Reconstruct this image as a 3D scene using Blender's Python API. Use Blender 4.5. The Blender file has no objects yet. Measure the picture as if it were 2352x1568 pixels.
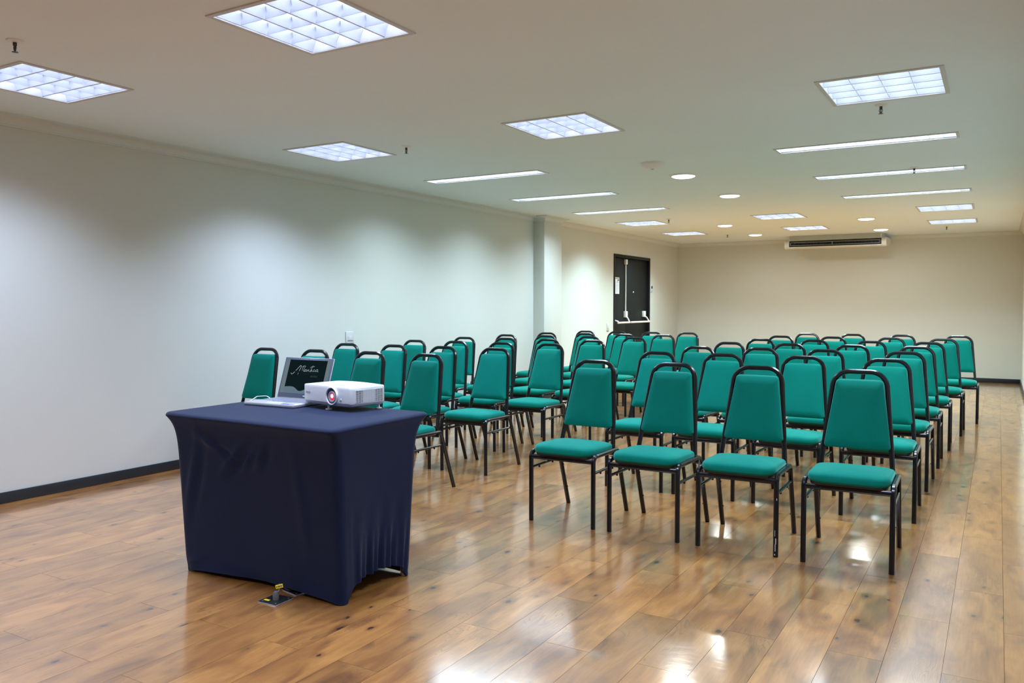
import bpy, bmesh, math, random
from mathutils import Vector, Matrix
random.seed(7)
R = math.radians
scene = bpy.context.scene
col = scene.collection

# ------------------------------------------------------------------ camera, world, exposure
cam_data = bpy.data.cameras.new('camera')
cam_data.lens = 28.866; cam_data.sensor_width = 36.0; cam_data.sensor_fit = 'HORIZONTAL'
cam_data.clip_start = 0.02
cam = bpy.data.objects.new('camera', cam_data); col.objects.link(cam)
cam.location = (0, 0, 1.25)
cam.rotation_euler = (R(90 - 2.483), R(0.0), R(30.637))
scene.camera = cam

world = bpy.data.worlds.new('world'); scene.world = world
world.use_nodes = True
world.node_tree.nodes['Background'].inputs[0].default_value = (0.5, 0.52, 0.55, 1)
world.node_tree.nodes['Background'].inputs[1].default_value = 0.3

scene.view_settings.view_transform = 'Standard'
scene.view_settings.look = 'None'
scene.view_settings.gamma = 1.0
scene.view_settings.use_curve_mapping = False
scene.view_settings.exposure = 0.0
cy = scene.cycles
cy.use_denoising = True
cy.max_bounces = 10; cy.diffuse_bounces = 7; cy.glossy_bounces = 4
cy.transmission_bounces = 2; cy.transparent_max_bounces = 4
cy.caustics_reflective = False; cy.caustics_refractive = False
cy.sample_clamp_indirect = 12.0

# fluorescent strength (per lamp kind) and colour of the tubes
TUBE = 11.5           # tubes as seen between the louvre blades
SQ_W, ST_P, DN_W = 33.0, 38.0, 11.0       # watts of the downward beams: square, strip, downlight
CUTOFF, ST_CUTOFF = 126.0, 138.0       # full beam angle left free by the louvres
COOL = (0.60, 0.735, 1.0); NEUTRAL = (0.67, 0.87, 1.0); WARM = (0.61, 0.90, 0.97)
DOWN = 6.0

# room extents
XL, XR, YB, YF, ZC = -5.40, 0.327, 15.46, -2.2, 2.45

# ------------------------------------------------------------------ materials
def pmat(name, color, rough=0.5, metal=0.0, spec=0.5, emit=None, es=0.0, sheen=0.0, coat=0.0, coat_r=0.1):
    m = bpy.data.materials.new(name); m.use_nodes = True
    b = m.node_tree.nodes['Principled BSDF']
    b.inputs['Base Color'].default_value = (*color, 1)
    b.inputs['Roughness'].default_value = rough
    b.inputs['Metallic'].default_value = metal
    b.inputs['Specular IOR Level'].default_value = spec
    b.inputs['Sheen Weight'].default_value = sheen
    b.inputs['Coat Weight'].default_value = coat
    b.inputs['Coat Roughness'].default_value = coat_r
    if emit:
        b.inputs['Emission Color'].default_value = (*emit, 1)
        b.inputs['Emission Strength'].default_value = es
    return m

def N(m, t, **kw):
    n = m.node_tree.nodes.new(t)
    for k, v in kw.items():
        setattr(n, k, v)
    return n
def LK(m, a, b): m.node_tree.links.new(a, b)
def math_node(m, op, a, b=None, c=None):
    n = N(m, 'ShaderNodeMath', operation=op)
    for i, v in enumerate((a, b, c)):
        if v is None: continue
        if isinstance(v, (int, float)): n.inputs[i].default_value = v
        else: LK(m, v, n.inputs[i])
    return n.outputs[0]

def add_noise(m, scale, lo, hi, rough_lo=None, rough_hi=None, bump=0.0, bump_scale=None, stretch=(1, 1, 1), coords='Object'):
    """slight procedural colour variation, roughness variation and fine relief"""
    nt = m.node_tree; b = nt.nodes['Principled BSDF']
    tc = N(m, 'ShaderNodeTexCoord'); mp = N(m, 'ShaderNodeMapping')
    mp.inputs['Scale'].default_value = stretch
    LK(m, tc.outputs[coords], mp.inputs[0])
    no = N(m, 'ShaderNodeTexNoise'); no.inputs['Scale'].default_value = scale; no.inputs['Detail'].default_value = 4
    LK(m, mp.outputs[0], no.inputs['Vector'])
    base = b.inputs['Base Color'].default_value[:]
    mx = N(m, 'ShaderNodeMix', data_type='RGBA')
    mx.inputs[6].default_value = (*[c * lo for c in base[:3]], 1)
    mx.inputs[7].default_value = (*[min(1, c * hi) for c in base[:3]], 1)
    LK(m, no.outputs[0], mx.inputs[0]); LK(m, mx.outputs[2], b.inputs['Base Color'])
    if rough_lo is not None:
        mr = N(m, 'ShaderNodeMapRange'); mr.inputs[3].default_value = rough_lo; mr.inputs[4].default_value = rough_hi
        LK(m, no.outputs[0], mr.inputs[0]); LK(m, mr.outputs[0], b.inputs['Roughness'])
    if bump:
        n2 = N(m, 'ShaderNodeTexNoise'); n2.inputs['Scale'].default_value = bump_scale or scale * 8
        LK(m, mp.outputs[0], n2.inputs['Vector'])
        bp = N(m, 'ShaderNodeBump'); bp.inputs['Strength'].default_value = bump; bp.inputs['Distance'].default_value = 0.002
        LK(m, n2.outputs[0], bp.inputs['Height']); LK(m, bp.outputs[0], b.inputs['Normal'])
    return m

M = {}
M['wall'] = add_noise(pmat('wall_paint', (0.63, 0.65, 0.615), 0.62, spec=0.3), 1.3, 0.975, 1.02, bump=0.08, bump_scale=160)
M['ceiling'] = add_noise(pmat('ceiling_paint', (0.80, 0.91, 0.985), 0.8, spec=0.2), 1.1, 0.97, 1.02, bump=0.05, bump_scale=120)
M['cornice'] = add_noise(pmat('cornice_plaster', (0.66, 0.71, 0.73), 0.7, spec=0.2), 2.0, 0.97, 1.02)
M['base'] = add_noise(pmat('baseboard_black', (0.014, 0.016, 0.022), 0.42), 5.0, 0.7, 1.3, bump=0.1)
M['door'] = add_noise(pmat('door_dark', (0.007, 0.0085, 0.0085), 0.55, spec=0.25), 3.0, 0.8, 1.2)
M['frame_dark'] = add_noise(pmat('door_frame_dark', (0.005, 0.0055, 0.0055), 0.45, spec=0.25), 3.0, 0.8, 1.2)
M['black'] = add_noise(pmat('black_enamel', (0.0035, 0.0035, 0.0055), 0.26, spec=0.35, coat=0.12, coat_r=0.1), 20.0, 0.8, 1.25)
M['pan'] = add_noise(pmat('black_pan', (0.010, 0.010, 0.011), 0.45), 20.0, 0.8, 1.2)
M['green'] = add_noise(pmat('green_fabric', (0.0003, 0.178, 0.137), 0.8, spec=0.1, sheen=0.36), 9.0, 0.92, 1.08, bump=0.25, bump_scale=420)
_b = M['green'].node_tree.nodes['Principled BSDF']; _b.inputs['Sheen Tint'].default_value = (0.35, 1.0, 0.93, 1); _b.inputs['Sheen Roughness'].default_value = 0.35
M['chip'] = add_noise(pmat('bare_steel', (0.62, 0.62, 0.64), 0.45, metal=0.3), 60.0, 0.8, 1.1)
M['navy'] = add_noise(pmat('navy_stretch_fabric', (0.0050, 0.0120, 0.044), 0.65, spec=0.12, sheen=0.10), 6.0, 0.88, 1.12, bump=0.2, bump_scale=500)
M['white_plastic'] = add_noise(pmat('white_plastic', (0.78, 0.78, 0.80), 0.38), 8.0, 0.97, 1.02)
M['plate'] = add_noise(pmat('plate_plastic', (0.60, 0.61, 0.615), 0.5), 8.0, 0.97, 1.02)
M['grey_plastic'] = add_noise(pmat('grey_plastic', (0.50, 0.51, 0.55), 0.4), 8.0, 0.96, 1.03)
M['dark_plastic'] = add_noise(pmat('dark_plastic', (0.015, 0.015, 0.020), 0.35), 10.0, 0.8, 1.2)
M['silver'] = add_noise(pmat('silver_plastic', (0.55, 0.56, 0.60), 0.32, metal=0.5), 14.0, 0.96, 1.03)
M['bezel'] = add_noise(pmat('bezel_grey', (0.07, 0.085, 0.13), 0.35), 10.0, 0.9, 1.1)
M['keys'] = add_noise(pmat('key_grey', (0.30, 0.32, 0.40), 0.5), 40.0, 0.8, 1.1)
M['metal_white'] = add_noise(pmat('enamelled_white', (0.80, 0.80, 0.80), 0.4), 8.0, 0.97, 1.02)
M['trim_white'] = add_noise(pmat('lamp_trim', (0.62, 0.62, 0.62), 0.45), 8.0, 0.95, 1.02)
M['alu'] = add_noise(pmat('louvre_blue_grey', (0.60, 0.65, 0.77), 0.30, spec=0.2), 9.0, 0.9, 1.06)
M['housing'] = add_noise(pmat('lamp_housing', (0.72, 0.74, 0.84), 0.5, spec=0.2), 9.0, 0.95, 1.04)
M['steel'] = add_noise(pmat('floor_box_steel', (0.06, 0.063, 0.066), 0.35, metal=0.8), 30.0, 0.7, 1.2)
M['steel_edge'] = add_noise(pmat('polished_edge', (0.75, 0.75, 0.77), 0.25, metal=0.9), 30.0, 0.85, 1.1)
M['yellow'] = add_noise(pmat('yellow_tag', (0.85, 0.68, 0.02), 0.5), 30.0, 0.92, 1.05)
M['ink'] = add_noise(pmat('dark_ink', (0.02, 0.02, 0.022), 0.6), 30.0, 0.9, 1.1)
M['cord_grey'] = add_noise(pmat('grey_cord', (0.12, 0.125, 0.13), 0.4), 30.0, 0.9, 1.1)
M['sprinkler'] = add_noise(pmat('sprinkler_bronze', (0.07, 0.06, 0.045), 0.35, metal=0.7), 30.0, 0.8, 1.2)
M['paper'] = add_noise(pmat('paper', (0.70, 0.71, 0.74), 0.7), 20.0, 0.97, 1.02)
M['olive'] = add_noise(pmat('olive_print', (0.30, 0.31, 0.12), 0.7), 20.0, 0.97, 1.02)
M['print_grey'] = add_noise(pmat('grey_print', (0.45, 0.46, 0.50), 0.7), 20.0, 0.95, 1.05)
M['ac_white'] = add_noise(pmat('ac_white', (0.72, 0.73, 0.70), 0.45), 6.0, 0.97, 1.02)
M['ac_grey'] = add_noise(pmat('ac_grey', (0.42, 0.45, 0.43), 0.5), 6.0, 0.97, 1.03)
M['tabletop'] = add_noise(pmat('table_laminate', (0.45, 0.40, 0.33), 0.45), 6.0, 0.9, 1.05)
M['logo_grey'] = add_noise(pmat('logo_grey', (0.17, 0.16, 0.21), 0.5), 30.0, 0.95, 1.05)

def emis(name, color, strength):
    m = bpy.data.materials.new(name); m.use_nodes = True
    nt = m.node_tree; nt.nodes.remove(nt.nodes['Principled BSDF'])
    e = nt.nodes.new('ShaderNodeEmission'); e.inputs[0].default_value = (*color, 1); e.inputs[1].default_value = strength
    nt.links.new(e.outputs[0], nt.nodes['Material Output'].inputs[0])
    m.cycles.emission_sampling = 'NONE'
    return m
M['tube_cool'] = emis('tube_cool', (0.80, 0.87, 1.0), TUBE)
M['tube_neutral'] = emis('tube_neutral', (0.86, 0.96, 1.0), TUBE)
M['tube_strip'] = emis('tube_strip', (0.88, 0.97, 1.0), TUBE * 3.0)
M['tube_warm'] = emis('tube_warm', (0.92, 0.98, 1.0), TUBE)
M['down_glass'] = emis('downlight_glass', (0.97, 1.0, 0.98), DOWN)
M['screen_dark'] = emis('screen_dark', (0.005, 0.012, 0.014), 1.0)
M['screen_band'] = emis('screen_band', (0.14, 0.19, 0.21), 1.0)
M['screen_wave'] = emis('screen_wave', (0.12, 0.18, 0.23), 1.0)
M['screen_ink'] = emis('screen_lettering', (0.42, 0.52, 0.54), 1.0)
M['screen_dim'] = emis('screen_faint_lettering', (0.05, 0.065, 0.07), 1.0)
M['screen_red'] = emis('screen_swoosh', (0.022, 0.016, 0.018), 1.0)
M['lens_red'] = emis('lens_red_glow', (1.0, 0.03, 0.14), 0.85)
M['lens_white'] = emis('lens_white_glow', (1.0, 0.85, 0.92), 2.2)
M['lens_glass'] = pmat('lens_glass', (0.012, 0.008, 0.06), 0.08, coat=1.0, coat_r=0.03)

# laminate planks: pine with grain, figure lines and knots, every plank its own piece of the pattern
def wood_material():
    m = bpy.data.materials.new('pine_laminate'); m.use_nodes = True
    b = m.node_tree.nodes['Principled BSDF']
    geo = N(m, 'ShaderNodeNewGeometry'); oi = N(m, 'ShaderNodeObjectInfo')
    rnd = math_node(m, 'FRACT', math_node(m, 'ADD', math_node(m, 'MULTIPLY', oi.outputs['Random'], 7.31), geo.outputs['Random Per Island']))
    comb = N(m, 'ShaderNodeCombineXYZ')
    LK(m, math_node(m, 'MULTIPLY', rnd, 37.0), comb.inputs[0]); LK(m, math_node(m, 'MULTIPLY', rnd, 91.0), comb.inputs[1])
    LK(m, math_node(m, 'MULTIPLY', rnd, 53.0), comb.inputs[2])
    va = N(m, 'ShaderNodeVectorMath', operation='ADD'); LK(m, geo.outputs['Position'], va.inputs[0]); LK(m, comb.outputs[0], va.inputs[1])
    def mapped(s):
        vm = N(m, 'ShaderNodeVectorMath', operation='MULTIPLY'); vm.inputs[1].default_value = s
        LK(m, va.outputs[0], vm.inputs[0]); return vm.outputs[0]
    def noise(vec, sc=1.0, det=3.0, dist=0.0, rough=0.5):
        n = N(m, 'ShaderNodeTexNoise'); n.inputs['Scale'].default_value = sc; n.inputs['Detail'].default_value = det
        n.inputs['Distortion'].default_value = dist; n.inputs['Roughness'].default_value = rough
        LK(m, vec, n.inputs['Vector']); return n.outputs[0]
    blot = noise(mapped((11.0, 3.2, 1.0)), 1.0, 4.0, 0.8)
    ramp = N(m, 'ShaderNodeValToRGB'); LK(m, blot, ramp.inputs[0])
    el = ramp.color_ramp.elements
    el[0].position = 0.28; el[0].color = (0.205, 0.076, 0.022, 1)
    el[1].position = 0.72; el[1].color = (0.475, 0.216, 0.055, 1)
    e = el.new(0.42); e.color = (0.31, 0.126, 0.031, 1)
    e = el.new(0.54); e.color = (0.39, 0.166, 0.041, 1)
    grain = noise(mapped((120.0, 7.0, 1.0)), 1.0, 5.0, 0.3, 0.6)
    gm = N(m, 'ShaderNodeMapRange'); gm.inputs[1].default_value = 0.3; gm.inputs[2].default_value = 0.7
    gm.inputs[3].default_value = 0.84; gm.inputs[4].default_value = 1.12; LK(m, grain, gm.inputs[0])
    # figure: contour lines of a stretched noise, only in patches
    fig = noise(mapped((15.0, 2.4, 1.0)), 1.0, 1.0, 0.7)
    lines = math_node(m, 'PINGPONG', math_node(m, 'MULTIPLY', fig, 44.0), 1.0)
    lm = N(m, 'ShaderNodeMapRange'); lm.inputs[1].default_value = 0.0; lm.inputs[2].default_value = 0.35
    lm.inputs[3].default_value = 1.0; lm.inputs[4].default_value = 0.0; LK(m, lines, lm.inputs[0])
    patch = noise(mapped((6.0, 1.4, 3.0)), 1.0, 1.0)
    pm = N(m, 'ShaderNodeMapRange'); pm.inputs[1].default_value = 0.575; pm.inputs[2].default_value = 0.63
    pm.inputs[3].default_value = 0.0; pm.inputs[4].default_value = 0.5; LK(m, patch, pm.inputs[0])
    figure = math_node(m, 'MULTIPLY', lm.outputs[0], pm.outputs[0])
    # knots
    vo = N(m, 'ShaderNodeTexVoronoi'); vo.feature = 'F1'; vo.inputs['Scale'].default_value = 1.0
    LK(m, mapped((9.5, 5.6, 0.0)), vo.inputs['Vector'])
    sep = N(m, 'ShaderNodeSeparateColor'); LK(m, vo.outputs['Color'], sep.inputs[0])
    size = N(m, 'ShaderNodeMapRange'); size.inputs[1].default_value = 0.24; size.inputs[2].default_value = 1.0
    size.inputs[3].default_value = 0.05; size.inputs[4].default_value = 0.20; LK(m, sep.outputs[0], size.inputs[0])
    wob = math_node(m, 'ADD', vo.outputs['Distance'], math_node(m, 'MULTIPLY', math_node(m, 'SUBTRACT', noise(mapped((60, 40, 1)), 1.0, 2.0), 0.5), 0.16))
    km = N(m, 'ShaderNodeMapRange', interpolation_type='SMOOTHSTEP'); LK(m, math_node(m, 'MULTIPLY', size.outputs[0], 0.45), km.inputs[1])
    LK(m, size.outputs[0], km.inputs[2]); km.inputs[3].default_value = 1.0; km.inputs[4].default_value = 0.0
    LK(m, wob, km.inputs[0])
    halo = N(m, 'ShaderNodeMapRange', interpolation_type='SMOOTHSTEP'); halo.inputs[1].default_value = 0.0
    LK(m, math_node(m, 'MULTIPLY', size.outputs[0], 2.4), halo.inputs[2]); halo.inputs[3].default_value = 0.55; halo.inputs[4].default_value = 0.0
    LK(m, wob, halo.inputs[0])
    knot = math_node(m, 'MULTIPLY', math_node(m, 'MAXIMUM', km.outputs[0], halo.outputs[0]), math_node(m, 'GREATER_THAN', sep.outputs[0], 0.24))
    # combine
    c1 = N(m, 'ShaderNodeMix', data_type='RGBA', blend_type='MULTIPLY'); c1.inputs[0].default_value = 1.0
    LK(m, ramp.outputs[0], c1.inputs[6]); LK(m, gm.outputs[0], c1.inputs[7])
    c2 = N(m, 'ShaderNodeMix', data_type='RGBA'); LK(m, figure, c2.inputs[0])
    LK(m, c1.outputs[2], c2.inputs[6]); c2.inputs[7].default_value = (0.10, 0.040, 0.012, 1)
    c3 = N(m, 'ShaderNodeMix', data_type='RGBA'); LK(m, knot, c3.inputs[0])
    LK(m, c2.outputs[2], c3.inputs[6]); c3.inputs[7].default_value = (0.050, 0.015, 0.006, 1)
    hv = N(m, 'ShaderNodeHueSaturation')
    vr = N(m, 'ShaderNodeMapRange'); vr.inputs[3].default_value = 0.86; vr.inputs[4].default_value = 1.16
    LK(m, math_node(m, 'FRACT', math_node(m, 'MULTIPLY', rnd, 17.7)), vr.inputs[0]); LK(m, vr.outputs[0], hv.inputs['Value'])
    LK(m, c3.outputs[2], hv.inputs['Color']); LK(m, hv.outputs[0], b.inputs['Base Color'])
    # gloss: lacquered, gently rippled across the boards
    rm = N(m, 'ShaderNodeMapRange'); rm.inputs[3].default_value = 0.08; rm.inputs[4].default_value = 0.17
    wn = N(m, 'ShaderNodeTexNoise'); wn.inputs['Scale'].default_value = 2.2; wn.inputs['Detail'].default_value = 5
    LK(m, geo.outputs['Position'], wn.inputs['Vector']); LK(m, wn.outputs[0], rm.inputs[0])
    b.inputs['IOR'].default_value = 1.5; b.inputs['Specular IOR Level'].default_value = 0.85
    b.inputs['Roughness'].default_value = 0.32
    b.inputs['Coat Weight'].default_value = 1.0; b.inputs['Coat IOR'].default_value = 2.05
    LK(m, rm.outputs[0], b.inputs['Coat Roughness'])
    rip = N(m, 'ShaderNodeVectorMath', operation='MULTIPLY'); rip.inputs[1].default_value = (14.0, 34.0, 1.0)
    LK(m, geo.outputs['Position'], rip.inputs[0])
    rn = N(m, 'ShaderNodeTexNoise'); rn.inputs['Scale'].default_value = 1.0; rn.inputs['Detail'].default_value = 5
    LK(m, rip.outputs[0], rn.inputs['Vector'])
    bmp = N(m, 'ShaderNodeBump'); bmp.inputs['Strength'].default_value = 0.05; bmp.inputs['Distance'].default_value = 0.004
    LK(m, rn.outputs[0], bmp.inputs['Height']); LK(m, bmp.outputs[0], b.inputs['Normal']); LK(m, bmp.outputs[0], b.inputs['Coat Normal'])
    return m
M['wood'] = wood_material()
M['subfloor'] = add_noise(pmat('subfloor', (0.05, 0.028, 0.014), 0.8), 5.0, 0.9, 1.1)

# ------------------------------------------------------------------ mesh helpers
class MB:
    """collects vertices and faces, then links them as one mesh object"""
    def __init__(s): s.v = []; s.f = []; s.m = []
    def add(s, vs, fs, mi=0):
        o = len(s.v); s.v += [tuple(v) for v in vs]
        s.f += [tuple(i + o for i in f) for f in fs]; s.m += [mi] * len(fs)
        return s
    def box(s, a, b, mi=0):
        (x0, y0, z0), (x1, y1, z1) = a, b
        return s.add([(x0, y0, z0), (x1, y0, z0), (x1, y1, z0), (x0, y1, z0), (x0, y0, z1), (x1, y0, z1), (x1, y1, z1), (x0, y1, z1)],
                     [(0, 3, 2, 1), (4, 5, 6, 7), (0, 1, 5, 4), (1, 2, 6, 5), (2, 3, 7, 6), (3, 0, 4, 7)], mi)
    def rbox(s, a, b, r=0.003, seg=2, mi=0):
        bm = bmesh.new(); bmesh.ops.create_cube(bm, size=1.0)
        c = [(a[i] + b[i]) / 2 for i in range(3)]; d = [abs(b[i] - a[i]) for i in range(3)]
        for v in bm.verts: v.co = Vector((c[0] + v.co.x * d[0], c[1] + v.co.y * d[1], c[2] + v.co.z * d[2]))
        bmesh.ops.bevel(bm, geom=bm.edges[:], offset=min(r, min(d) * 0.45), segments=seg, profile=0.5, affect='EDGES')
        bm.verts.index_update()
        s.add([v.co[:] for v in bm.verts], [[v.index for v in f.verts] for f in bm.faces], mi); bm.free(); return s
    def prism(s, poly, axis, a, b, mi=0):
        """poly: 2-D outline; extruded along axis from a to b"""
        def p(q, t):
            return {'x': (t, q[0], q[1]), 'y': (q[0], t, q[1]), 'z': (q[0], q[1], t)}[axis]
        n = len(poly); vs = [p(q, a) for q in poly] + [p(q, b) for q in poly]
        fs = [(i, (i + 1) % n, (i + 1) % n + n, i + n) for i in range(n)] + [tuple(range(n - 1, -1, -1)), tuple(range(n, 2 * n))]
        return s.add(vs, fs, mi)
    def loft(s, loops, cap0=True, cap1=True, mi=0):
        n = len(loops[0]); vs = [p for l in loops for p in l]; fs = []
        for k in range(len(loops) - 1):
            for i in range(n):
                j = (i + 1) % n
                fs.append((k * n + i, k * n + j, (k + 1) * n + j, (k + 1) * n + i))
        if cap0: fs.append(tuple(range(n - 1, -1, -1)))
        if cap1: fs.append(tuple((len(loops) - 1) * n + i for i in range(n)))
        return s.add(vs, fs, mi)
    def lathe(s, prof, c=(0, 0, 0), seg=24, mi=0, axis='z'):
        loops = []
        for r, z in prof:
            lp = []
            for i in range(seg):
                t = 2 * math.pi * i / seg
                if axis == 'z': lp.append((c[0] + r * math.cos(t), c[1] + r * math.sin(t), c[2] + z))
                elif axis == 'y': lp.append((c[0] + r * math.cos(t), c[1] + z, c[2] + r * math.sin(t)))
                else: lp.append((c[0] + z, c[1] + r * math.cos(t), c[2] + r * math.sin(t)))
            loops.append(lp)
        return s.loft(loops, mi=mi)
    def tube(s, pts, hw, hh=None, seg=8, ref=Vector((1, 0, 0)), square=True, closed=False, mi=0):
        """sweep along pts; section is a rounded square (8 points) or a circle"""
        hh = hh or hw
        pts = [Vector(p) for p in pts]
        if square:
            c = 0.45
            sec = [(1, -c), (1, c), (c, 1), (-c, 1), (-1, c), (-1, -c), (-c, -1), (c, -1)]
        else:
            sec = [(math.cos(2 * math.pi * i / seg), math.sin(2 * math.pi * i / seg)) for i in range(seg)]
        loops = []; prev = None
        for i, p in enumerate(pts):
            t = (pts[min(i + 1, len(pts) - 1)] - pts[max(i - 1, 0)]).normalized()
            u = ref if prev is None else prev
            u = (u - t * u.dot(t))
            if u.length < 1e-4: u = t.orthogonal()
            u.normalize(); w = t.cross(u); prev = u
            loops.append([tuple(p + u * a * hw + w * b * hh) for a, b in sec])
        return s.loft(loops, mi=mi)
    def build(s, name, mats, parent=None, smooth=40, kind=None, label=None):
        me = bpy.data.meshes.new(name); me.from_pydata(s.v, [], s.f)
        mats = mats if isinstance(mats, (list, tuple)) else [mats]
        for m in mats: me.materials.append(m)
        if len(mats) > 1: me.polygons.foreach_set('material_index', s.m)
        bm = bmesh.new(); bm.from_mesh(me); bmesh.ops.recalc_face_normals(bm, faces=bm.faces[:]); bm.to_mesh(me); bm.free()
        if smooth:
            me.polygons.foreach_set('use_smooth', [True] * len(me.polygons)); me.set_sharp_from_angle(angle=R(smooth))
        me.update()
        o = bpy.data.objects.new(name, me); col.objects.link(o)
        if parent: o.parent = parent
        if kind: o['kind'] = kind
        if label: o['label'] = label
        return o

def link_copy(o, parent, loc=None):
    c = o.copy(); col.objects.link(c); c.parent = parent
    if loc is not None: c.location = loc
    return c
def copy_tree(o, parent=None):
    c = o.copy(); col.objects.link(c)
    if parent: c.parent = parent
    for ch in list(o.children): copy_tree(ch, c)
    return c
def tag(o, label, cat, group=None):
    o['label'] = label; o['category'] = cat
    if group: o['group'] = group
    return o
def thing(name, label, cat, loc=(0, 0, 0), rz=0.0, group=None):
    o = bpy.data.objects.new(name, None); o.empty_display_size = 0.1; col.objects.link(o)
    o.location = loc; o.rotation_euler = (0, 0, rz)
    return tag(o, label, cat, group)
def fillet(pts, rad, n=6):
    """polyline with rounded corners; rad: one radius per inner corner"""
    pts = [Vector(p) for p in pts]; out = [pts[0]]
    for i in range(1, len(pts) - 1):
        r = rad if isinstance(rad, (int, float)) else rad[i - 1]
        a = (pts[i - 1] - pts[i]).normalized(); b = (pts[i + 1] - pts[i]).normalized()
        if r <= 0: out.append(pts[i]); continue
        ang = a.angle(b); d = r / math.tan(ang / 2)
        p0 = pts[i] + a * d; p1 = pts[i] + b * d
        c = pts[i] + (a + b).normalized() * (r / math.sin(ang / 2))
        v0 = p0 - c; v1 = p1 - c; tot = v0.angle(v1)
        for k in range(n + 1):
            t = k / n
            out.append(c + (v0 * math.sin((1 - t) * tot) + v1 * math.sin(t * tot)) / math.sin(tot))
    out.append(pts[-1]); return out
def rrect(hx, hy, rs, n=5, hx_top=None):
    """rounded outline (CCW) of a rectangle, or trapezoid when the far side has its own half width"""
    hx2 = hx if hx_top is None else hx_top
    c = [Vector((-hx, -hy)), Vector((hx, -hy)), Vector((hx2, hy)), Vector((-hx2, hy))]
    rs = rs if isinstance(rs, (list, tuple)) else [rs] * 4
    out = []
    for i in range(4):
        p = c[i]; a = (c[i - 1] - p).normalized(); b = (c[(i + 1) % 4] - p).normalized(); r = rs[i]
        ang = a.angle(b); d = r / math.tan(ang / 2); cc = p + (a + b).normalized() * (r / math.sin(ang / 2))
        v0 = p + a * d - cc; v1 = p + b * d - cc; tot = v0.angle(v1)
        for k in range(n + 1):
            t = k / n; q = cc + (v0 * math.sin((1 - t) * tot) + v1 * math.sin(t * tot)) / math.sin(tot)
            out.append((q.x, q.y))
    return out

# ------------------------------------------------------------------ lamp positions (also the ceiling openings)
SQ, ST_L, ST_W = 0.582, 1.222, 0.19
SQUARES = [  # x, y, tubes run along y?, colour, label
    (-2.540, 2.630, True, 'tube_cool', 'big bright square ceiling light cut by the top edge, nearest of all'),
    (-4.462, 2.590, False, 'tube_cool', 'square ceiling light nearest the camera beside the plain side wall'),
    (-4.452, 4.885, True, 'tube_cool', 'square ceiling light over the table, second of those along the side wall'),
    (-2.535, 4.965, True, 'tube_cool', 'square ceiling light in the middle line, second from the camera'),
    (-0.570, 4.970, False, 'tube_neutral', 'square ceiling light with a sprinkler just behind it, before three strip lights'),
    (-4.480, 11.300, True, 'tube_warm', 'far square ceiling light beside the side wall, nearer of the two there'),
    (-4.520, 13.240, True, 'tube_warm', 'far square ceiling light nearest the door'),
    (-2.560, 11.350, True, 'tube_warm', 'far square ceiling light between the downlights, nearer of the middle two'),
    (-2.590, 13.250, True, 'tube_warm', 'far square ceiling light just in front of the air conditioner'),
    (-0.590, 11.400, False, 'tube_warm', 'far square ceiling light right behind the third unlit-ended strip light'),
    (-0.590, 13.270, False, 'tube_warm', 'far square ceiling light closest to the back wall with a sprinkler behind'),
    (-2.540, 0.270, True, 'tube_cool', 'square ceiling light added outside the picture, nearer than the one cut by the top edge'),  # from here on unseen: lamp grid continued, added to brighten table front and floor
    (-4.462, 0.270, False, 'tube_cool', 'square ceiling light added outside the picture, by the side wall level with the camera'),
    (-0.570, 2.610, False, 'tube_cool', 'square ceiling light added outside the picture, above the bare floor before the chairs'),
]
STRIPS = [
    (-4.150, 6.505, 'tube_strip', 'long strip ceiling light by the side wall, first of three'),
    (-4.150, 8.100, 'tube_strip', 'long strip ceiling light by the side wall, second of three'),
    (-4.150, 9.680, 'tube_strip', 'long strip ceiling light by the side wall, third and farthest'),
    (-0.890, 6.590, 'tube_strip', 'long ribbed strip ceiling light, first after the square light with sprinkler'),
    (-0.890, 8.150, 'tube_strip', 'long ribbed strip ceiling light with a small sprinkler beside it'),
    (-0.890, 9.740, 'tube_strip', 'long ribbed strip ceiling light, last before two far square lights'),
]

# ------------------------------------------------------------------ room shell
def struct(name, mb, mat, parent=None, smooth=40):
    o = mb.build(name, mat, parent, smooth)
    if parent is None: o['kind'] = 'structure'
    return o
T = 0.15
DY0, DY1, DZ = 12.355, 13.965, 2.10          # door opening in the side wall
b = MB()
b.box((XL - T, YF, 0), (XL, DY0, ZC + 0.2)); b.box((XL - T, DY1, 0), (XL, YB, ZC + 0.2)); b.box((XL - T, DY0, DZ), (XL, DY1, ZC + 0.2))
wall_left = struct('wall_left', b, M['wall'], smooth=0)
PX, PY0, PY1 = -5.234, 9.684, 10.19          # shallow pilaster
MB().rbox((XL - 0.01, PY0, 0), (PX, PY1, ZC), 0.006).build('pilaster', M['wall'], wall_left)
struct('wall_back', MB().box((XL - T, YB, 0), (XR + T, YB + T, ZC + 0.2)), M['wall'], smooth=0)
struct('wall_right', MB().box((XR, YF, 0), (XR + T, YB, ZC + 0.2)), M['wall'], smooth=0)
struct('wall_front', MB().box((XL - T, YF - T, 0), (XR + T, YF, ZC + 0.2)), M['wall'], smooth=0)

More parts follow.
